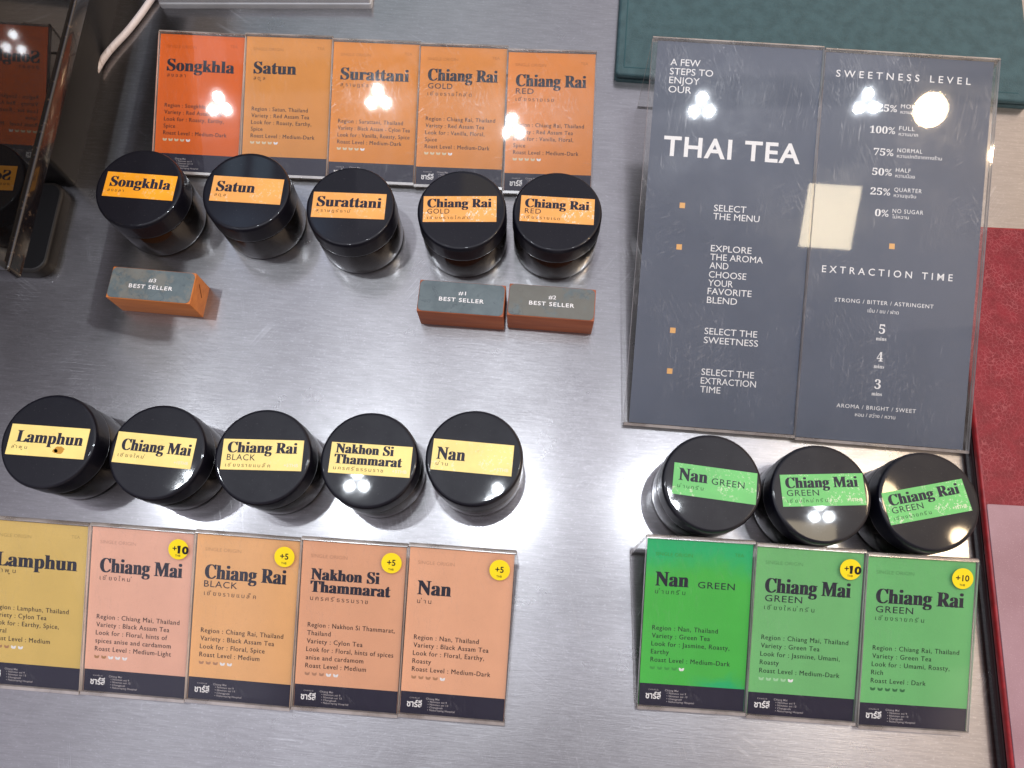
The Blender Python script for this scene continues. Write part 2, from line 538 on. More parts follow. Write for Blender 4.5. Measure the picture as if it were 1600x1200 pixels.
# ------------------------------------------------------------------ mesh builder (all sizes in millimetres)
class MB:
    def __init__(self):
        self.v, self.f, self.m, self.mats = [], [], [], []

    def mi(self, mat):
        if mat not in self.mats:
            self.mats.append(mat)
        return self.mats.index(mat)

    def add(self, verts, faces, mat, fn=None):
        o = len(self.v)
        self.v += [tuple(fn(*p)) if fn else tuple(p) for p in verts]
        i = self.mi(mat)
        for f in faces:
            self.f.append([o + k for k in f])
            self.m.append(i)

    def box(self, x0, x1, y0, y1, z0, z1, mat, side=None, fn=None, lr=None):
        vs_ = [(x0, y0, z0), (x1, y0, z0), (x1, y1, z0), (x0, y1, z0), (x0, y0, z1), (x1, y0, z1), (x1, y1, z1), (x0, y1, z1)]
        self.add(vs_, [(0, 3, 2, 1), (4, 5, 6, 7)], mat, fn)
        o = len(self.v) - 8
        i = self.mi(side or mat)
        i2 = self.mi(lr) if lr else i
        for q, f in enumerate(((0, 1, 5, 4), (1, 2, 6, 5), (2, 3, 7, 6), (3, 0, 4, 7))):
            self.f.append([o + k for k in f])
            self.m.append(i2 if q % 2 else i)

    def rbox(self, x0, x1, y0, y1, z0, z1, r, mat, bev=0.0, seg=6, fn=None, side=None):
        """Box with rounded vertical corners and bevelled top rim."""
        def ring(ins, z):
            out = []
            rr = max(r - ins, 0.02)
            for cx, cy, a0 in ((x1 - r, y1 - r, 0), (x0 + r, y1 - r, 90), (x0 + r, y0 + r, 180), (x1 - r, y0 + r, 270)):
                for k in range(seg + 1):
                    a = R(a0 + 90 * k / seg)
                    out.append((cx + rr * math.cos(a), cy + rr * math.sin(a), z))
            return out
        rings = [ring(0, z0), ring(0, z1 - bev)]
        if bev > 0:
            for a in (30, 60, 90):
                rings.append(ring(bev * (1 - math.cos(R(a))), z1 - bev + bev * math.sin(R(a))))
        n = len(rings[0])
        vs_ = [p for q in rings for p in q]
        fs = []
        for k in range(len(rings) - 1):
            for j in range(n):
                fs.append((k * n + j, k * n + (j + 1) % n, (k + 1) * n + (j + 1) % n, (k + 1) * n + j))
        self.add(vs_, fs, side or mat, fn)
        o = len(self.v) - len(vs_)
        i = self.mi(mat)
        self.f.append([o + (len(rings) - 1) * n + j for j in range(n)])
        self.m.append(i)
        self.f.append([o + j for j in range(n)][::-1])
        self.m.append(i)

    def lathe(self, prof, mat, seg=96, cap0=True, cap1=True):
        vs_, fs = [], []
        n = len(prof)
        for k in range(seg):
            a = 2 * math.pi * k / seg
            for r, z in prof:
                vs_.append((r * math.cos(a), r * math.sin(a), z))
        for k in range(seg):
            k2 = (k + 1) % seg
            for j in range(n - 1):
                fs.append((k * n + j, k2 * n + j, k2 * n + j + 1, k * n + j + 1))
        if cap0:
            fs.append([k * n for k in range(seg)][::-1])
        if cap1:
            fs.append([k * n + n - 1 for k in range(seg)])
        self.add(vs_, fs, mat)

    def build(self, name, parent=None, smooth=True, angle=35):
        me = bpy.data.meshes.new(name)
        me.from_pydata([(x * MM, y * MM, z * MM) for x, y, z in self.v], [], self.f)
        for m in self.mats:
            me.materials.append(m)
        me.polygons.foreach_set('material_index', self.m)
        if smooth:
            me.polygons.foreach_set('use_smooth', [len(f) <= 4 for f in self.f])
            me.set_sharp_from_angle(angle=R(angle))
            me.polygons.foreach_set('use_smooth', [len(f) <= 4 for f in self.f])
        me.update()
        o = bpy.data.objects.new(name, me)
        COL.objects.link(o)
        if parent:
            o.parent = parent
        return o

    def text(self, s, u, v, h, mat, w=None, weight=0.0, sp=1.0, align='L', fn=None, z=0.0, font='sans', rot=0.0, strike=0, dx=0.0):
        """Lettering: u,v baseline start, h capital height, w total width (all mm)."""
        vs0, fs0 = glyphs(s, weight, sp, font)
        if not vs0:
            return 0
        x0 = min(p[0] for p in vs0)
        x1 = max(p[0] for p in vs0)
        k = h / cap_height(font)
        kx = k if w is None else w / (x1 - x0)
        wd = (x1 - x0) * kx
        off = {'L': 0, 'C': -wd / 2, 'R': -wd}[align]
        cr, sr = math.cos(R(rot)), math.sin(R(rot))
        pts = []
        for x, y in vs0:
            a, b_ = (x - x0) * kx + off, y * k
            pts.append((u + a * cr - b_ * sr, v + a * sr + b_ * cr, z))
        self.add(pts, fs0, mat, fn)
        for k_ in range(1, strike + 1):
            self.add([(px + dx * k_, py, pz + 0.004 * k_) for px, py, pz in pts], fs0, mat, fn)
        return wd


_gl = {}


def bold(s):
    r = ''
    for ch in s:
        if 'A' <= ch <= 'Z':
            r += chr(0x1D400 + ord(ch) - 65)
        elif 'a' <= ch <= 'z':
            r += chr(0x1D41A + ord(ch) - 97)
        elif '0' <= ch <= '9':
            r += chr(0x1D7CE + ord(ch) - 48)
        else:
            r += ch
    return r


def glyphs(s, weight=0.0, sp=1.0, font='sans'):
    if font == 'serif':
        s = bold(s)
    key = (s, weight, sp)
    if key not in _gl:
        c = bpy.data.curves.new("lettering", 'FONT')
        c.body = s
        c.offset = weight
        c.space_character = sp
        c.resolution_u = 3
        o = bpy.data.objects.new("lettering", c)
        COL.objects.link(o)
        me = bpy.data.meshes.new_from_object(o)
        _gl[key] = ([(p.co.x, p.co.y) for p in me.vertices], [tuple(q.vertices) for q in me.polygons])
        bpy.data.objects.remove(o)
        bpy.data.meshes.remove(me)
        bpy.data.curves.remove(c)
    return _gl[key]


_cap = {}


def cap_height(font):
    if font not in _cap:
        ref = {'sans': 'H', 'serif': 'H', 'thai': 'ก'}[font]
        vs0, _ = glyphs(ref, 0.0, 1.0, font)
        _cap[font] = max(p[1] for p in vs0)
    return _cap[font]


def tag(o, label=None, cat=None, group=None, kind=None):
    if label:
        o['label'] = label
    if cat:
        o['category'] = cat
    if group:
        o['group'] = group
    if kind:
        o['kind'] = kind
    return o


def thing(name, label, cat, x, y, rz, group=None, z=0.0):
    o = bpy.data.objects.new(name, None)
    o.empty_display_size = 0.02
    COL.objects.link(o)
    o.location = (x * MM, y * MM, z * MM)
    o.rotation_euler = (0, 0, R(rz))
    return tag(o, label, cat, group)


# ------------------------------------------------------------------ the counter
b = MB()
b.box(-900, 900, -500, 1000, -30, 0, STEEL)
tag(b.build("steel_counter", smooth=False), kind='structure')


# ------------------------------------------------------------------ sign holders
def leaf_pair(mb, u, v, s, mat, fn, z):
    for sgn, ang in ((-1, 128), (1, 52)):
        pts = []
        n = 7
        for k in range(n):
            t_ = k / (n - 1)
            pts.append((t_ * s, 0.30 * s * math.sin(math.pi * t_ ** 0.8)))
        for k in range(n - 2, 0, -1):
            t_ = k / (n - 1)
            pts.append((t_ * s, -0.30 * s * math.sin(math.pi * t_ ** 0.8)))
        ca, sa = math.cos(R(ang)), math.sin(R(ang))
        mb.add([(u + x * ca - y * sa, v + x * sa + y * ca, z) for x, y in pts], [list(range(len(pts)))], mat, fn)


def holder(root, W_, L_, slope, acr, u0, u1, v0, v1, draw, paper, leg_shift=0.0, leg_in=0.0, base=False):
    """Clear leaning holder: two sheets with a paper between them, bent at the top into a support leg."""
    s = R(slope)
    z0 = 2.6

    def fn(u, v, n):
        return (u, v * math.cos(s) - n * math.sin(s), z0 + v * math.sin(s) + n * math.cos(s))
    f = MB()
    f.box(0, W_, 1.6, L_ - 1.4, 0.16, 1.9, acr, EDGE, fn, EDGE_SIDE)
    f.build("front_panel", root, smooth=False)
    f = MB()
    f.box(0, W_, 1.6, L_ - 1.4, -2.1, -0.30, acr, EDGE, fn, EDGE_SIDE)
    f.build("back_panel", root, smooth=False)
    f = MB()
    f.box(0, W_, 0, 1.55, -2.1, 1.9, EDGE, None, fn)
    f.build("bottom_lip", root, smooth=False)
    # bend along the top edge
    f = MB()
    n = 7
    prof = []
    for k in range(n + 1):
        a = math.pi * k / n - math.pi / 2
        prof.append((L_ - 1.35 + 1.35 * math.cos(a), -0.1 + 2.0 * math.sin(a)))
    vs_ = [fn(0, p, q) for p, q in prof] + [fn(W_, p, q) for p, q in prof]
    m_ = len(prof)
    fs = [(k, m_ + k, m_ + k + 1, k + 1) for k in range(m_ - 1)]
    fs += [list(range(m_))[::-1], [m_ + k for k in range(m_)]]
    f.add(vs_, fs, EDGE)
    f.build("bent_top_edge", root)
    # the support leg down to the counter
    f = MB()
    top = fn(0, L_ - 0.6, -2.2)
    yt, zt = top[1], top[2]
    x0, x1 = leg_shift, W_ + leg_shift
    vs_ = [(x0, yt - leg_in, 0), (x1, yt - leg_in, 0), (x1, yt - leg_in + 2, 0), (x0, yt - leg_in + 2, 0),
           (0, yt - 2, zt), (W_, yt - 2, zt), (W_, yt, zt), (0, yt, zt)]
    f.add(vs_, [(0, 1, 5, 4), (2, 3, 7, 6)], acr)
    o_ = len(f.v) - 8
    i_ = f.mi(EDGE)
    for q in ((0, 3, 2, 1), (4, 5, 6, 7), (1, 2, 6, 5), (3, 0, 4, 7)):
        f.f.append([o_ + k for k in q])
        f.m.append(i_)
    f.build("support_leg", root, smooth=False)
    if base:
        f = MB()
        vs_ = []
        for z in (0.1, 1.6):
            vs_ += [(-1.0, 2, z), (W_ - 2, 2, z), (W_ + leg_shift, yt - leg_in, z), (leg_shift, yt - leg_in, z)]
        f.add(vs_, [(0, 3, 2, 1), (4, 5, 6, 7)], acr)
        o_ = len(f.v) - 8
        i_ = f.mi(EDGE)
        for q in ((0, 1, 5, 4), (1, 2, 6, 5), (2, 3, 7, 6), (3, 0, 4, 7)):
            f.f.append([o_ + k for k in q])
            f.m.append(i_)
        f.build("base_plate", root, smooth=False)
    # the paper with its print
    p = MB()
    p.box(u0, u1, v0, v1, -0.25, 0.0, paper, None, fn)
    draw(p, fn)
    p.build("printed_card" if W_ < 60 else "printed_sheet", root, smooth=False)
    return fn


CW, CL, CS = 54.0, 88.05, 17.82
BODYK = None


def body_line(p, s, v, fn, ink, z):
    # scale letters so that a 28-letter reference line is 43 mm wide
    global BODYK
    if BODYK is None:
        vs0, _ = glyphs("Region : Chiang Mai, Thailand", 0.0, 1.12)
        BODYK = 43.0 / (max(q[0] for q in vs0) - min(q[0] for q in vs0))
    vs0, _ = glyphs(s, 0.0, 1.12)
    wd = (max(q[0] for q in vs0) - min(q[0] for q in vs0)) * BODYK
    p.text(s, 5.4, v, 2.35, ink, w=min(wd, 44.4), sp=1.12, fn=fn, z=z, strike=1, dx=0.09)


def tea_card(x, y, rz, label, group, paper_col, titles, sub, thai, lines, v_first, v_roast, leaves, sticker=None, acr=None, inline_sub=False, tint=None,
             ink=None, leg_shift=0.0, leg_in=0.0, base=False, dim=(0.30, 0.16, 0.09), bright_leaf=None):
    root = thing("tea_card_holder", label, "card holder", x, y, rz, group)
    pm = paper_mat("tinted_card_paper", paper_col, 0.04, tint)
    ink = ink or INK_SOFT
    faint = plain("faint_print", tuple(c * 0.70 for c in paper_col), 0.6)
    dimm = plain("leaf_print", dim, 0.6)
    brl = bright_leaf or WHITE

    def draw(p, fn):
        z1, z2 = 0.03, 0.06
        p.add([(0.7, 0.9, z1), (53.3, 0.9, z1), (53.3, 12.7, z1), (0.7, 12.7, z1)], [(0, 1, 2, 3)], NAVY, fn)
        for (s, tv, tw, *th) in titles:
            p.text(s, 5.5, tv, th[0] if th else 7.1, INK, w=tw - 0.5, font='serif', fn=fn, z=z2, strike=3, dx=0.2)
        if sub:
            s, su, sv, sw = sub
            p.text(s, su, sv, 3.2, INK, w=sw, sp=1.1, weight=0.004, fn=fn, z=z2)
        s, tv, tw = thai
        p.text(s, 5.8, tv, 1.75, ink, w=tw, sp=1.4, fn=fn, z=z2, font='thai')
        n = len(lines)
        for k, s in enumerate(lines):
            body_line(p, s, v_first + (v_roast - v_first) * k / (n - 1), fn, ink, z2)
        for k in range(5):
            leaf_pair(p, 6.6 + 3.65 * k, v_roast - 3.9, 2.1, dimm if k < leaves else brl, fn, z2)
        p.text("SINGLE ORIGIN", 5.0, 77.6, 1.7, faint, w=18.6, fn=fn, z=z2)
        if not sticker:
            p.text("TEA", 44.5, 79.2, 1.7, faint, w=4.6, fn=fn, z=z2)
        p.text("ชาร์ลี", 4.0, 5.1, 2.5, WHITE, w=7.6, weight=0.022, fn=fn, z=z2, font='thai')
        p.text("CHARLIE", 5.3, 9.3, 0.7, OFFW, w=5.0, sp=1.3, fn=fn, z=z2)
        for k, s in enumerate(("Chiang Mai", "• Nimman soi 9", "• Nimman soi 13", "• Changpuak", "• Nakornping Hospital")):
            p.text(s, 13.6 + (0 if k == 0 else 1.0), 9.2 - 1.42 * k, 0.95, OFFW, sp=1.1, weight=0.006, fn=fn, z=z2)

    fn = holder(root, CW, CL, CS, acr or ACR_NEW, 0.6, 53.4, 0.8, 85.9, draw, pm, leg_shift, leg_in, base)
    if sticker:
        st = MB()
        seg = 40
        zt = 1.96
        st.add([(46.4 + 5.15 * math.cos(2 * math.pi * k / seg), 78.0 + 5.15 * math.sin(2 * math.pi * k / seg), zt) for k in range(seg)], [list(range(seg))], YELLOW, fn)
        if sticker == 'pen':
            st.text("+", 43.4, 76.9, 2.9, BLACKMARK, weight=0.02, fn=fn, z=zt + .03)
            st.text("1", 46.4, 76.9, 2.6, BLACKMARK, weight=0.06, fn=fn, z=zt + .03, rot=14)
            st.text("10", 46.1, 76.2, 3.5, BLACKMARK, w=5.6, weight=0.05, fn=fn, z=zt + .06, rot=-3)
        else:
            st.text(sticker, 46.3, 76.8, 2.9, BLACKMARK, weight=0.02, align='C', fn=fn, z=zt + .03)
        st.text("THB", 46.3, 74.3, 1.0, BLACKMARK, weight=0.01, align='C', fn=fn, z=zt + .03)
        so = st.build("price_sticker", root, smooth=False)
        if sticker == 'pen':
            so['label'] = "yellow round sticker with its price overwritten in black pen"
    return root


GT = "small tea cards standing in the upper row"
GB = "small tea cards standing in the lower row"
GG = "green tea cards standing at the right"
ST = 4.2
C_SONG = srgb(222, 104, 34)
C_SAT = srgb(216, 146, 72)
C_SUR = srgb(218, 138, 52)
C_GOLD = srgb(218, 142, 70)
C_RED = srgb(222, 140, 72)
CREAM = (0.72, 0.62, 0.42)
tea_card(-229.6, 271.6, -4.04, "deep orange tea card lettered Songkhla, behind the black jar nearest the dark display", GT, C_SONG,
         [("Songkhla", 63.6, 42.3)], None, ("สงขลา", 59.8, 11.8), ["Region : Songkhla, Thailand", "Variety : Red Assam Tea", "Look for : Roasty, Earthy,", "Spice", "Roast Level : Medium-Dark"], 41.2, 24.2, 4, dim=CREAM, acr=ACR_NEW)
tea_card(-174.7, 268.8, -3.24, "apricot tea card lettered Satun, beside the deep orange card", GT, C_SAT,
         [("Satun", 63.5, 26.6)], None, ("สตูล", 59.6, 7.2), ["Region : Satun, Thailand", "Variety : Red Assam Tea", "Look for : Roasty, Earthy,", "Spice", "Roast Level : Medium-Dark"], 40.7, 24.2, 4, dim=CREAM, acr=ACR_NEW)
tea_card(-120.8, 264.2, -3.37, "orange tea card lettered Surattani with a lamp glint in its middle", GT, C_SUR,
         [("Surattani", 63.2, 42.3)], None, ("สุราษฎร์ธานี", 59.0, 22.6), ["Region : Surattani, Thailand", "Variety : Black Assam - Cylon Tea", "Look for : Vanilla, Roasty, Spice", "Roast Level : Medium-Dark"], 36.7, 24.0, 4, dim=CREAM, acr=ACR_WORN)
tea_card(-66.7, 260.2, -3.0, "apricot tea card lettered Chiang Rai GOLD with scratched clear cover", GT, C_GOLD,
         [("Chiang Rai", 65.3, 42.8)], ("GOLD", 5.9, 60.5, 15.0), ("เชียงรายโกล์ด", 56.3, 27.0), ["Region : Chiang Rai, Thailand", "Variety : Red Assam Tea", "Look for : Vanilla, Floral,", "Spice", "Roast Level : Medium-Dark"], 41.0, 24.1, 4, dim=CREAM, acr=ACR_WORN)
tea_card(-12.4, 255.2, -2.53, "apricot tea card lettered Chiang Rai RED at the right end of the upper row", GT, C_RED,
         [("Chiang Rai", 65.5, 42.8)], ("RED", 5.7, 61.0, 10.9), ("เชียงรายเรด", 56.6, 23.3), ["Region : Chiang Rai, Thailand", "Variety : Red Assam Tea", "Look for : Vanilla, Floral,", "Spice", "Roast Level : Medium-Dark"], 41.0, 24.3, 4, dim=CREAM, acr=ACR_WORN)

BROWN = (0.42, 0.22, 0.10)
tea_card(-281.7, -26.7, -4.38, "mustard yellow tea card lettered Lamphun, cut off by the left photo edge", GB, srgb(212, 182, 104),
         [("Lamphun", 62.6, 43.0)], None, ("ลำพูน", 59.2, 10.6), ["Region : Lamphun, Thailand", "Variety : Cylon Tea", "Look for : Earthy, Spice,", "Floral", "Roast Level : Medium"], 40.2, 24.1, 3, dim=BROWN)
tea_card(-227.2, -30.5, -4.41, "pink tea card lettered Chiang Mai with a pen-corrected yellow price sticker", GB, srgb(228, 176, 154),
         [("Chiang Mai", 63.0, 42.9)], None, ("เชียงใหม่", 59.0, 16.4), ["Region : Chiang Mai, Thailand", "Variety : Black Assam Tea", "Look for : Floral, hints of", "spices anise and cardamom", "Roast Level : Medium-Light"], 38.9, 22.4, 2, sticker='pen', dim=BROWN)
tea_card(-173.1, -34.2, -4.55, "apricot tea card lettered Chiang Rai BLACK with a yellow +5 sticker", GB, srgb(228, 174, 118),
         [("Chiang Rai", 63.5, 42.1)], ("BLACK", 5.5, 59.2, 17.2), ("เชียงรายแบล็ค", 54.9, 26.8), ["Region : Chiang Rai, Thailand", "Variety : Black Assam Tea", "Look for : Floral, Spice", "Roast Level : Medium"], 35.8, 23.4, 3, sticker="+5", dim=(0.45, 0.24, 0.13))
tea_card(-118.4, -37.7, -4.14, "peach tea card lettered Nakhon Si Thammarat in two lines", GB, srgb(222, 166, 132),
         [("Nakhon Si", 66.4, 35.1, 5.7), ("Thammarat", 60.1, 41.0, 5.7)], None, ("นครศรีธรรมราช", 55.9, 29.5), ["Region : Nakhon Si Thammarat,", "Thailand", "Variety : Cylon Tea", "Look for : Floral, hints of spices", "anise and cardamom", "Roast Level : Medium"], 42.2, 21.4, 3, sticker="+5", dim=(0.45, 0.24, 0.15))
tea_card(-64.3, -41.0, -4.34, "peach tea card lettered only Nan, at the right end of the lower row", GB, srgb(228, 172, 138),
         [("Nan", 62.2, 17.2)], None, ("น่าน", 57.8, 7.2), ["Region : Nan, Thailand", "Variety : Black Assam Tea", "Look for : Floral, Earthy,", "Roasty", "Roast Level : Medium-Dark"], 39.4, 23.2, 4, sticker="+5", dim=(0.45, 0.24, 0.13))

GLEAF = (0.03, 0.16, 0.055)
tea_card(56.4, -37.1, -3.56, "bright green tea card lettered Nan GREEN with teal water stains, without sticker", GG, srgb(72, 182, 74),
         [("Nan", 62.4, 16.8)], ("GREEN", 27.0, 62.4, 18.4), ("น่านกรีน", 58.4, 15.1), ["Region : Nan, Thailand", "Variety : Green Tea", "Look for : Jasmine, Roasty,", "Earthy", "Roast Level : Medium-Dark"], 40.0, 23.8, 4, tint=srgb(20, 176, 120), ink=INK_GREEN, leg_shift=-4.6, leg_in=8.5, base=True, dim=(0.05, 0.34, 0.06))
tea_card(110.6, -41.3, -3.89, "green tea card lettered Chiang Mai GREEN with a pen-corrected sticker", GG, srgb(112, 184, 116),
         [("Chiang Mai", 63.4, 42.5)], ("GREEN", 5.9, 58.9, 18.5), ("เชียงใหม่กรีน", 54.8, 24.9), ["Region : Chiang Mai, Thailand", "Variety : Green Tea", "Look for : Jasmine, Umami,", "Roasty", "Roast Level : Medium-Dark"], 39.6, 22.8, 4, sticker='pen', ink=INK_GREEN, dim=(0.36, 0.66, 0.38))
tea_card(165.8, -46.2, -3.4, "green tea card lettered Chiang Rai GREEN with a yellow +10 sticker", GG, srgb(108, 184, 114),
         [("Chiang Rai", 63.0, 43.2)], ("GREEN", 5.8, 58.3, 18.4), ("เชียงรายกรีน", 54.4, 24.0), ["Region : Chiang Rai, Thailand", "Variety : Green Tea", "Look for : Umami, Roasty,", "Rich", "Roast Level : Dark"], 39.4, 22.9, 5, sticker="+10", ink=INK_GREEN, dim=GLEAF)

# ------------------------------------------------------------------ the two tall menus
SW, SL, SS = 94.03, 216.75, 16.99
SHEET = paper_mat("slate_blue_sheet", (0.105, 0.125, 0.172), 0.03)
MW = plain("menu_white_print", (0.84, 0.85, 0.87), 0.5)
SQ = plain("apricot_print", (0.78, 0.44, 0.16), 0.5)


def square(p, u, v, fn):
    p.add([(u - 1.5, v - 1.5, .05), (u + 1.5, v - 1.5, .05), (u + 1.5, v + 1.5, .05), (u - 1.5, v + 1.5, .05)], [(0, 1, 2, 3)], SQ, fn)


def steps_menu(p, fn):
    z = .05

    def T(s, u, v, h, w=None, **k):
        p.text(s, u, v, h, MW, w=w, fn=fn, z=z, **k)
    for s, v, wd in (("A FEW", 201.4, 16.5), ("STEPS TO", 196.3, 23.9), ("ENJOY", 191.4, 16.8), ("OUR", 186.3, 12.6)):
        T(s, 10.8, v, 3.6, wd)
    T("THAI TEA", 10.5, 151.4, 10.4, 75.2, weight=0.022, sp=1.12)
    for v in (123.7, 100.6, 54.1, 31.4):
        square(p, 23.3, v + .4, fn)
    for s, v, wd in (("SELECT", 122.2, 17.8), ("THE MENU", 117.6, 25.4), ("EXPLORE", 99.8, 22.4), ("THE AROMA", 95.0, 29.0), ("AND", 90.3, 10.4), ("CHOOSE", 85.3, 20.6),
                     ("YOUR", 80.6, 13.6), ("FAVORITE", 76.0, 24.2), ("BLEND", 71.1, 16.6), ("SELECT THE", 53.8, 29.0), ("SWEETNESS", 48.8, 29.8),
                     ("SELECT THE", 31.1, 29.0), ("EXTRACTION", 26.2, 30.4), ("TIME", 21.4, 11.2)):
        T(s, 40.8, v, 3.5, wd)


def sweet_menu(p, fn):
    z = .05

    def T(s, u, v, h, w=None, **k):
        p.text(s, u, v, h, MW, w=w, fn=fn, z=z, **k)
    T("SWEETNESS LEVEL", 7.0, 201.4, 3.7, 72.8, sp=1.6, weight=0.006)
    for s, u, v, en, ew, th, tw in (("125%", 27.5, 183.9, "MORE", 9.6, "หวานกว่า", 9.4), ("100%", 27.6, 171.8, "FULL", 8.4, "หวานมาก", 10.4), ("75%", 30.6, 159.7, "NORMAL", 13.5, "หวานปกติจากทางร้าน", 24.2),
                                    ("50%", 30.7, 148.8, "HALF", 8.0, "หวานน้อย", 10.5), ("25%", 30.6, 138.0, "QUARTER", 14.9, "หวานจุบจิบ", 12.0), ("0%", 34.0, 126.3, "NO SUGAR", 16.6, "ไม่หวาน", 9.0)):
        T(s, u, v, 3.7, 41.4 - u, font='serif')
        T(en, 43.4, v + 2.4, 2.2, ew, sp=1.15)
        T(th, 43.4, v - 0.6, 1.5, tw, font='thai')
    square(p, 44.6, 110.3, fn)
    T("EXTRACTION TIME", 7.8, 93.5, 3.7, 70.8, sp=1.6, weight=0.006)
    T("STRONG / BITTER / ASTRINGENT", 16.0, 77.8, 2.1, 53.6, sp=1.15)
    T("เข้ม / ขม / ฝาด", 34.3, 73.2, 1.6, 16.8, font='thai')
    for s, v in (("5", 62.0), ("4", 46.7), ("3", 31.6)):
        T(s, 42.9, v, 4.9, 3.3, align='C', font='serif')
        T("mins", 42.8, v - 3.8, 2.0, 5.6, align='C', font='serif')
    T("AROMA / BRIGHT / SWEET", 21.6, 19.8, 2.1, 43.0, sp=1.15)
    T("หอม / สว่าง / หวาน", 32.0, 15.6, 1.6, 21.8, font='thai')


GM = "tall slate menus leaning in clear holders"
r = thing("menu_holder", "tall slate menu reading THAI TEA with the ordering steps, in a clear holder", "menu holder", 55.4, 109.8, -4.78, GM)
holder(r, SW, SL, SS, ACR_SIGN, 2.9, 93.6, 1.8, 214.6, steps_menu, SHEET)
r = thing("menu_holder", "tall slate menu reading SWEETNESS LEVEL and EXTRACTION TIME, next to the red folder", "menu holder", 149.2, 101.0, -4.94, GM)
holder(r, SW, SL, SS, ACR_SIGN, 0.6, 91.4, 1.8, 214.6, sweet_menu, SHEET)

# ------------------------------------------------------------------ jars
JH = 37.6
YEL = srgb(244, 220, 132)
ORA = srgb(236, 168, 88)
GRN = srgb(98, 190, 102)


def jar_meshes():
    b_ = MB()
    b_.lathe([(23.2, 0), (24.2, 0.25), (24.65, 0.9), (24.8, 2.0), (24.8, 21.5), (24.4, 22.6), (23.2, 23.0), (23.2, 25.5)], BODY)
    l_ = MB()
    l_.lathe([(23.6, 23.9), (25.0, 23.95), (25.25, 24.4), (25.2, 25.2), (25.05, 35.2), (24.85, 36.4), (24.35, 37.3), (23.75, 37.58), (23.3, 37.6), (22.6, 37.6), (21.0, 37.6)], LID)
    return b_, l_


proto = None


def jar(x, y, label, group, lw, lh, off, ang, col, worn, titles, sub, thai, thb=None, spot=None, tall=0.0):
    global proto
    root = thing("tea_jar", label, "jar", x, y, 0, group)
    if proto is None:
        b_, l_ = jar_meshes()
        body = b_.build("jar_body", root)
        lid = l_.build("lid", root)
        proto = (body, lid)
    else:
        body = proto[0].copy()
        lid = proto[1].copy()
        for o in (body, lid):
            COL.objects.link(o)
            o.parent = root
    s = MB()
    sm = sticker_mat("label_sticker", col, worn)
    if tall:
        body.scale.z = lid.scale.z = (JH + tall) / JH
    top = JH + 0.0
    ca, sa = math.cos(R(ang)), math.sin(R(ang))

    def fn(u, v, z):
        a, c = u - lw / 2, v - lh / 2
        return (off[0] + a * ca - c * sa, off[1] + a * sa + c * ca, top + z)
    s.box(0, lw, 0, lh, 0.0, 0.14, sm, None, fn)
    for (t_, u, v, hh, wd) in titles:
        s.text(t_, u - 0.2, v, hh * 1.1, INK, w=wd - 0.3, font='serif', fn=fn, z=.17, strike=3, dx=0.17)
    if sub:
        t_, u, v, hh, wd = sub
        s.text(t_, u, v, hh, INK, w=wd, sp=1.1, fn=fn, z=.17)
    t_, v, wd = thai
    s.text(t_, 2.4, v, 1.45, INK_SOFT if col != GRN else INK_GREEN, w=wd, sp=1.35, fn=fn, z=.17, font='thai')
    if thb:
        s.text(thb, lw - 9.2, 2.0, 1.6, plain("pale_print", (0.80, 0.76, 0.60), 0.5), w=7.4, weight=0.008, fn=fn, z=.17)
    if spot:
        n = 26
        for (su, sv, sr) in spot:
            pts = [(su + sr * (1 + .28 * noise.noise((k * .55, su, 1))) * math.cos(2 * math.pi * k / n) * 1.25, sv + sr * (1 + .28 * noise.noise((k * .55, su, 4))) * math.sin(2 * math.pi * k / n), .19) for k in range(n)]
            s.add(pts, [list(range(n))], plain("coffee_stain", (0.52, 0.27, 0.035), 0.5), fn)
    st = s.build("label_sticker", lid, smooth=False)
    return root


JT = "black tea jars in the upper row"
JB = "black tea jars in the lower row"
JG = "black tea jars with green labels"
jar(-218.1, 240.7, "black jar with bright orange label lettered Songkhla, nearest the dark display", JT, 40.7, 15.6, (0.6, 1.0), -5.2, srgb(244, 164, 24), 0.25,
    [("Songkhla", 3.0, 6.6, 5.6, 35.0)], None, ("สงขลา", 3.2, 9.4))
jar(-156.7, 238.1, "black jar with orange label lettered Satun", JT, 40.5, 16.0, (0.5, 0.5), -4.4, ORA, 0.35,
    [("Satun", 2.9, 6.4, 5.7, 22.0)], None, ("สตูล", 3.2, 6.4))
jar(-97.0, 228.2, "black jar with orange label lettered Surattani", JT, 41.3, 15.8, (-0.7, 0.1), -2.8, ORA, 0.3,
    [("Surattani", 2.6, 6.9, 5.6, 36.4)], None, ("สุราษฎร์ธานี", 3.4, 19.6))
jar(-34.3, 225.4, "black jar with scuffed orange label lettered Chiang Rai GOLD", JT, 41.0, 16.0, (-1.0, 0.2), -0.4, ORA, 0.95,
    [("Chiang Rai", 2.3, 9.0, 4.8, 36.0)], ("GOLD", 2.3, 5.1, 3.0, 12.4), ("เชียงรายโกล์ด", 1.7, 24.0))
jar(19.1, 223.8, "black jar with scuffed orange label lettered Chiang Rai RED", JT, 41.2, 16.0, (0.0, 0.7), -4.2, ORA, 0.95,
    [("Chiang Rai", 2.6, 8.8, 4.8, 35.8)], ("RED", 2.6, 5.0, 3.0, 9.0), ("เชียงรายเรด", 1.7, 20.0))
jar(-245.4, 93.8, "black jar with yellow label lettered Lamphun and a brown stain", JB, 41.2, 16.1, (-0.2, -0.4), -4.3, YEL, 0.1,
    [("Lamphun", 4.0, 6.9, 5.5, 35.0)], None, ("ลำพูน", 3.4, 8.2), spot=[(27.5, 4.0, 2.0), (25.6, 3.4, 1.1)])
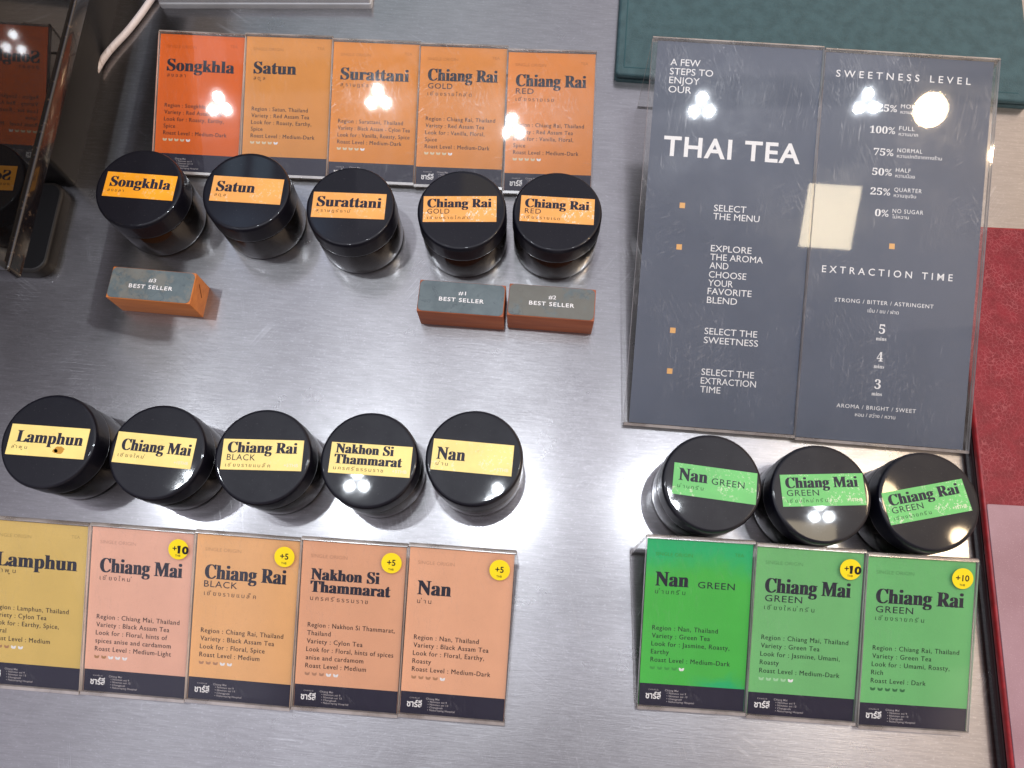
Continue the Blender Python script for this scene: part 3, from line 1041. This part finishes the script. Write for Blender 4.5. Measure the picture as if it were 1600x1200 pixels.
jar(-188.3, 87.9, "black jar with plain yellow label lettered Chiang Mai", JB, 41.2, 16.1, (-1.4, 0.7), -5.7, YEL, 0.1,
    [("Chiang Mai", 3.4, 6.8, 5.3, 36.4)], None, ("เชียงใหม่", 3.2, 14.0), thb="+10THB")
jar(-133.7, 85.3, "black jar with yellow label lettered Chiang Rai BLACK", JB, 41.5, 15.9, (-0.1, 0.7), -1.6, YEL, 0.1,
    [("Chiang Rai", 2.7, 8.9, 5.0, 35.8)], ("BLACK", 2.7, 4.9, 3.1, 14.6), ("เชียงรายแบล็ค", 1.5, 23.0), thb="+5THB")
jar(-79.1, 83.4, "black jar with yellow label lettered Nakhon Si Thammarat", JB, 41.7, 15.9, (0.9, -0.1), -4.1, YEL, 0.1,
    [("Nakhon Si", 2.6, 10.5, 4.4, 29.8), ("Thammarat", 2.4, 5.0, 4.4, 34.8)], None, ("นครศรีธรรมราช", 1.8, 25.5), thb="+5THB")
jar(-25.5, 84.3, "black jar with yellow label lettered only Nan", JB, 41.3, 16.0, (-0.8, 0.1), -5.4, YEL, 0.5,
    [("Nan", 2.5, 5.6, 5.8, 14.6)], None, ("น่าน", 2.5, 6.2), thb="+5THB")
jar(94.3, 71.0, "black jar with green label lettered Nan GREEN in one line", JG, 41.7, 16.0, (1.3, -0.3), -8.1, GRN, 0.5,
    [("Nan", 2.8, 7.4, 5.6, 14.4)], ("GREEN", 19.2, 7.3, 3.2, 16.4), ("น่านกรีน", 3.6, 13.0))
jar(148.2, 65.4, "black jar with green label lettered Chiang Mai GREEN", JG, 41.4, 16.0, (1.0, 1.9), 1.0, GRN, 0.6,
    [("Chiang Mai", 2.5, 9.2, 4.8, 36.0)], ("GREEN", 2.5, 5.2, 3.0, 16.0), ("เชียงใหม่กรีน", 1.9, 20.0), thb="+10THB")
jar(200.9, 61.5, "black jar with tilted green label lettered Chiang Rai GREEN, at the right counter edge", JG, 41.5, 16.1, (-1.2, -0.3), 10.0, GRN, 0.6,
    [("Chiang Rai", 2.5, 9.2, 4.8, 36.0)], ("GREEN", 2.5, 5.2, 3.0, 16.0), ("เชียงรายกรีน", 1.9, 19.0), thb="+15THB")

# ------------------------------------------------------------------ wooden best-seller blocks
WOOD_O = wood_mat("orange_wood", (0.50, 0.150, 0.028), (0.64, 0.22, 0.048))
WOOD_R = wood_mat("red_brown_wood", (0.30, 0.075, 0.028), (0.43, 0.13, 0.050))


def block(x, y, rz, label, number, wood, plaque, grp, notch=False):
    root = thing("wooden_block", label, "wooden block", x, y, rz, grp)
    s = MB()
    s.rbox(0, 48.9, 0, 19.2, 0, 20.0, 0.5, wood, 0.35, 3)
    s.build("block", root)
    s = MB()
    s.rbox(0.35, 48.5, 0.35, 18.85, 20.0, 20.35, 2.9, plaque, 0.1, 8)
    s.text(number, 24.6, 11.3, 2.2, WHITE, w=4.2, weight=0.0, strike=1, dx=0.1, align='C', z=20.39)
    s.text("BEST SELLER", 24.6, 7.1, 2.25, WHITE, w=25.4, sp=1.15, weight=0.016, align='C', z=20.39)
    s.build("plaque", root, angle=50)
    if notch:
        s = MB()
        s.add([(48.93, 9.0, 7.4), (48.93, 14.6, 14.2), (48.93, 15.2, 13.8), (48.93, 9.6, 7.0)], [(3, 2, 1, 0), (0, 1, 2, 3)], plain("scratch_in_wood", (0.10, 0.03, 0.012), .7))
        s.build("scratch", root, smooth=False)
    return root


GBK = "wooden best seller blocks"
block(-237.2, 181.2, -5.61, "orange wooden block with slate plaque reading #3 BEST SELLER", "#3", WOOD_O, slate_mat("slate_plaque_chipped", (0.30, 0.25, 0.18), 0.35, 1.0), GBK, True)
block(-60.1, 171.8, -4.9, "red brown wooden block with slate plaque reading #1 BEST SELLER", "#1", WOOD_R, slate_mat("slate_plaque_watermarked", (0.15, 0.20, 0.23), 0.0, 4.0), GBK)
block(-9.4, 169.1, -5.08, "red brown wooden block with brownish plaque reading #2 BEST SELLER", "#2", WOOD_R, slate_mat("slate_plaque_browned", (0.15, 0.13, 0.095), 0.9, 8.0), GBK)

# ------------------------------------------------------------------ teal folder at the top
TEAL = leather_mat("teal_leatherette", (0.062, 0.118, 0.132), (0.075, 0.138, 0.153), 420.0, 0.4, 0.5)
root = thing("folder", "closed teal leatherette folder lying behind the tall menus", "folder", 58.6, 336.8, -5.2)
s = MB()
s.rbox(0, 259, 0, 190, 4.6, 8.0, 3.0, TEAL, 1.6, 6)
s.build("front_cover", root)
s = MB()
s.rbox(0, 259, 0, 190, 0, 3.0, 3.0, TEAL, 1.0, 6)
s.build("back_cover", root)
s = MB()
s.rbox(2, 253, 2, 188, 3.0, 4.6, 2.0, plain("dark_and_shaded_page_edges", (0.02, 0.022, 0.024), .8), 0, 4)
s.build("pages", root)
s = MB()
for (x0, x1, y0, y1) in ((5.2, 250, 5.0, 5.7), (5.0, 5.7, 5.9, 186)):
    s.rbox(x0, x1, y0, y1, 8.0, 8.18, 0.3, plain("teal_border", (0.028, 0.085, 0.098), .45), 0.1, 2)
s.build("embossed_border", root)

# ------------------------------------------------------------------ red folder at the right
RED = leather_mat("red_crackle_leather", (0.23, 0.014, 0.026), (0.46, 0.13, 0.14), 430.0, 0.6, 0.42)
REDE = plain("red_spine", (0.30, 0.018, 0.022), 0.35, 0.25, 200.0)
root = thing("folder", "red crackled leather folder with a plastic pocket in pinkish sheen, at the right edge of the counter", "folder", 231.5, -122.5, -3.4)
s = MB()
s.rbox(0, 240, 0, 351, 7.0, 10.5, 2.5, RED, 1.4, 6, side=REDE)
s.build("front_cover", root)
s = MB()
s.rbox(3.2, 236, 3, 347, 3.4, 7.0, 1.5, plain("dark_and_shaded_page_edges", (0.02, 0.022, 0.024), .8), 0, 4)  # dark pages carry the shade of the folder's left side in their colour
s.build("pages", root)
s = MB()
s.rbox(0.6, 240, 0, 351, 0, 3.4, 2.5, plain("shaded_back_cover", (0.03, 0.008, 0.010), .5), 0.8, 6)  # cover colour darkened for the shade along the left side
s.build("back_cover", root)


def pocket_mat():
    m, t, b_ = new_mat("vinyl_with_painted_sheen")
    g = t.node('ShaderNodeTexCoord')
    P = g.outputs['Object']
    f = t.noise(P, 14.0, 4.0, 0.6)
    c = t.mix(t.ss(f, 0.3, 0.7), (0.26, 0.135, 0.165), (0.36, 0.215, 0.255))  # pink mixes the leather beneath with a ceiling reflection painted in
    fine = t.ss(t.noise(P, 1800.0, 2.0), 0.60, 0.72)
    c = t.mix(t.math('MULTIPLY', fine, 0.35), c, (0.60, 0.40, 0.42))
    t.l.new(c, b_.inputs['Base Color'])
    b_.inputs['Roughness'].default_value = 0.42
    bump = t.node('ShaderNodeBump')
    bump.inputs['Strength'].default_value = 0.2
    bump.inputs['Distance'].default_value = 0.0002
    t.l.new(t.noise(P, 1500.0, 2.0), bump.inputs['Height'])
    t.l.new(bump.outputs[0], b_.inputs['Normal'])
    return m


s = MB()
s.rbox(1.6, 238, 1.5, 187.0, 10.52, 11.0, 1.0, pocket_mat(), 0.2, 4)
s.build("pocket", root)

# ------------------------------------------------------------------ white tray at the top
WP = plain("white_plastic", (0.48, 0.51, 0.56), 0.35, 0.05, 60)
root = thing("tray", "white plastic tray at the top edge, left of the teal folder", "tray", -241.5, 397.8, -0.9)
s = MB()
s.rbox(0, 142, 0, 90, 0, 4.5, 2.0, WP, 0.9, 5)
s.build("base", root)
s = MB()
s.rbox(0.6, 141.4, 0.8, 3.2, 4.5, 9.0, 1.0, WP, 0.8, 4)
s.build("rim", root)

# ------------------------------------------------------------------ white cable


def tube(pts, rad, mat, mb, seg=14):
    vs_, fs = [], []
    n = len(pts)
    for k, p in enumerate(pts):
        p = Vector(p)
        d = (Vector(pts[min(k + 1, n - 1)]) - Vector(pts[max(k - 1, 0)])).normalized()
        sd = d.cross(Vector((0, 0, 1))).normalized()
        u_ = sd.cross(d)
        for j in range(seg):
            a = 2 * math.pi * j / seg
            vs_.append(tuple(p + sd * (rad * math.cos(a)) + u_ * (rad * math.sin(a))))
    for k in range(n - 1):
        for j in range(seg):
            fs.append((k * seg + j, k * seg + (j + 1) % seg, (k + 1) * seg + (j + 1) % seg, (k + 1) * seg + j))
    mb.add(vs_, fs, mat)


def spline(ctrl, n=12):
    out = []
    P_ = [ctrl[0]] + list(ctrl) + [ctrl[-1]]
    for i in range(1, len(P_) - 2):
        p0, p1, p2, p3 = (Vector(q) for q in P_[i - 1:i + 3])
        for k in range(n):
            t_ = k / n
            out.append(tuple(0.5 * ((2 * p1) + (p2 - p0) * t_ + (2 * p0 - 5 * p1 + 4 * p2 - p3) * t_ ** 2 + (3 * p1 - p0 - 3 * p2 + p3) * t_ ** 3)))
    out.append(tuple(ctrl[-1]))
    return out


def cable_mat():
    m, t, b_ = new_mat("grubby_white_cable")
    g = t.node('ShaderNodeTexCoord')
    P = g.outputs['Object']
    sp = t.node('ShaderNodeSeparateXYZ')
    t.l.new(P, sp.inputs[0])
    n = t.noise(t.mapping(P, (260, 40, 100), (0, 0, R(-22))), 1.0, 5.0, 0.7)
    dirt = t.math('MULTIPLY', t.ss(n, 0.46, 0.58), t.ss(sp.outputs[1], 0.375, 0.335))
    t.l.new(t.mix(t.math('MULTIPLY', dirt, 0.9), (0.72, 0.66, 0.66), (0.16, 0.075, 0.035)), b_.inputs['Base Color'])
    b_.inputs['Roughness'].default_value = 0.4
    return m


s = MB()
tube(spline([(-228, 450, 3), (-246.5, 404, 3), (-258, 380, 3), (-270, 360, 3.4), (-276.5, 343, 3.4), (-281.0, 324, 3.0), (-285, 306, 2.6), (-291, 285, 2.5), (-300, 270, 2.5)]), 2.2, cable_mat(), s)
tag(s.build("cable"), "grubby white cable running behind the dark glass display", "cable")

# ------------------------------------------------------------------ dark glass display at the left
def dark_glass():
    m, t, b_ = new_mat("dark_display_glass")
    b_.inputs['Base Color'].default_value = (0.004, 0.004, 0.005, 1)
    b_.inputs['Roughness'].default_value = 0.015
    b_.inputs['IOR'].default_value = 1.62
    return m


def worn_frame():
    m, t, b_ = new_mat("worn_black_frame")
    g = t.node('ShaderNodeTexCoord')
    P = g.outputs['Object']
    n = t.noise(P, 260.0, 5.0, 0.7)
    t.l.new(t.mix(t.math('MULTIPLY', t.ss(n, 0.56, 0.68), 0.7), (0.007, 0.006, 0.008), (0.10, 0.07, 0.05)), b_.inputs['Base Color'])
    b_.inputs['Roughness'].default_value = 0.22
    b_.inputs['Coat Weight'].default_value = 0.6
    return m


root = thing("display", "dark glass display at the left edge, mirroring the orange card and jar", "display", -266.0, 177.0, -3.0)
# local frame: +y runs along the screen, +x faces the cards
FR = worn_frame()
tl = math.tan(R(-2.0))
zt = 150


def tilt(x, y, z):
    return (x - (z - 60) * tl, y, z)


DG = dark_glass()
s = MB()
s.box(-7, 0, 4, 330, 66, zt, DG, DG, tilt)
s.build("screen", root, smooth=False)
s = MB()
s.rbox(-10, 2.0, 0, 332, 55, 65.9, 2.5, FR, 1.2, 4, fn=tilt)
s.build("bottom_bezel", root)
s = MB()
s.box(-9, 0.6, 0, 3.9, 66, zt, FR, FR, tilt)
s.build("side_bezel", root, smooth=False)
s = MB()
s.box(-12, -7.1, 0, 332, 66.2, zt, FR, FR, tilt)
s.build("back_shell", root, smooth=False)
s = MB()
s.rbox(-66, -16.5, 86, 330, 0, 48, 3.0, plain("dark_grey_housing", (0.007, 0.007, 0.008), .35, .15, 30), 1.5, 5)
s.build("housing", root)
s = MB()
s.rbox(-84, -17.0, 24, 84, 0, 9, 9.0, plain("black_foot_top", (0.005, 0.005, 0.006), .4, spec=.15), 2.2, 8, side=plain("dark_foot_rim", (0.014, 0.013, 0.013), .4))
s.build("foot", root)
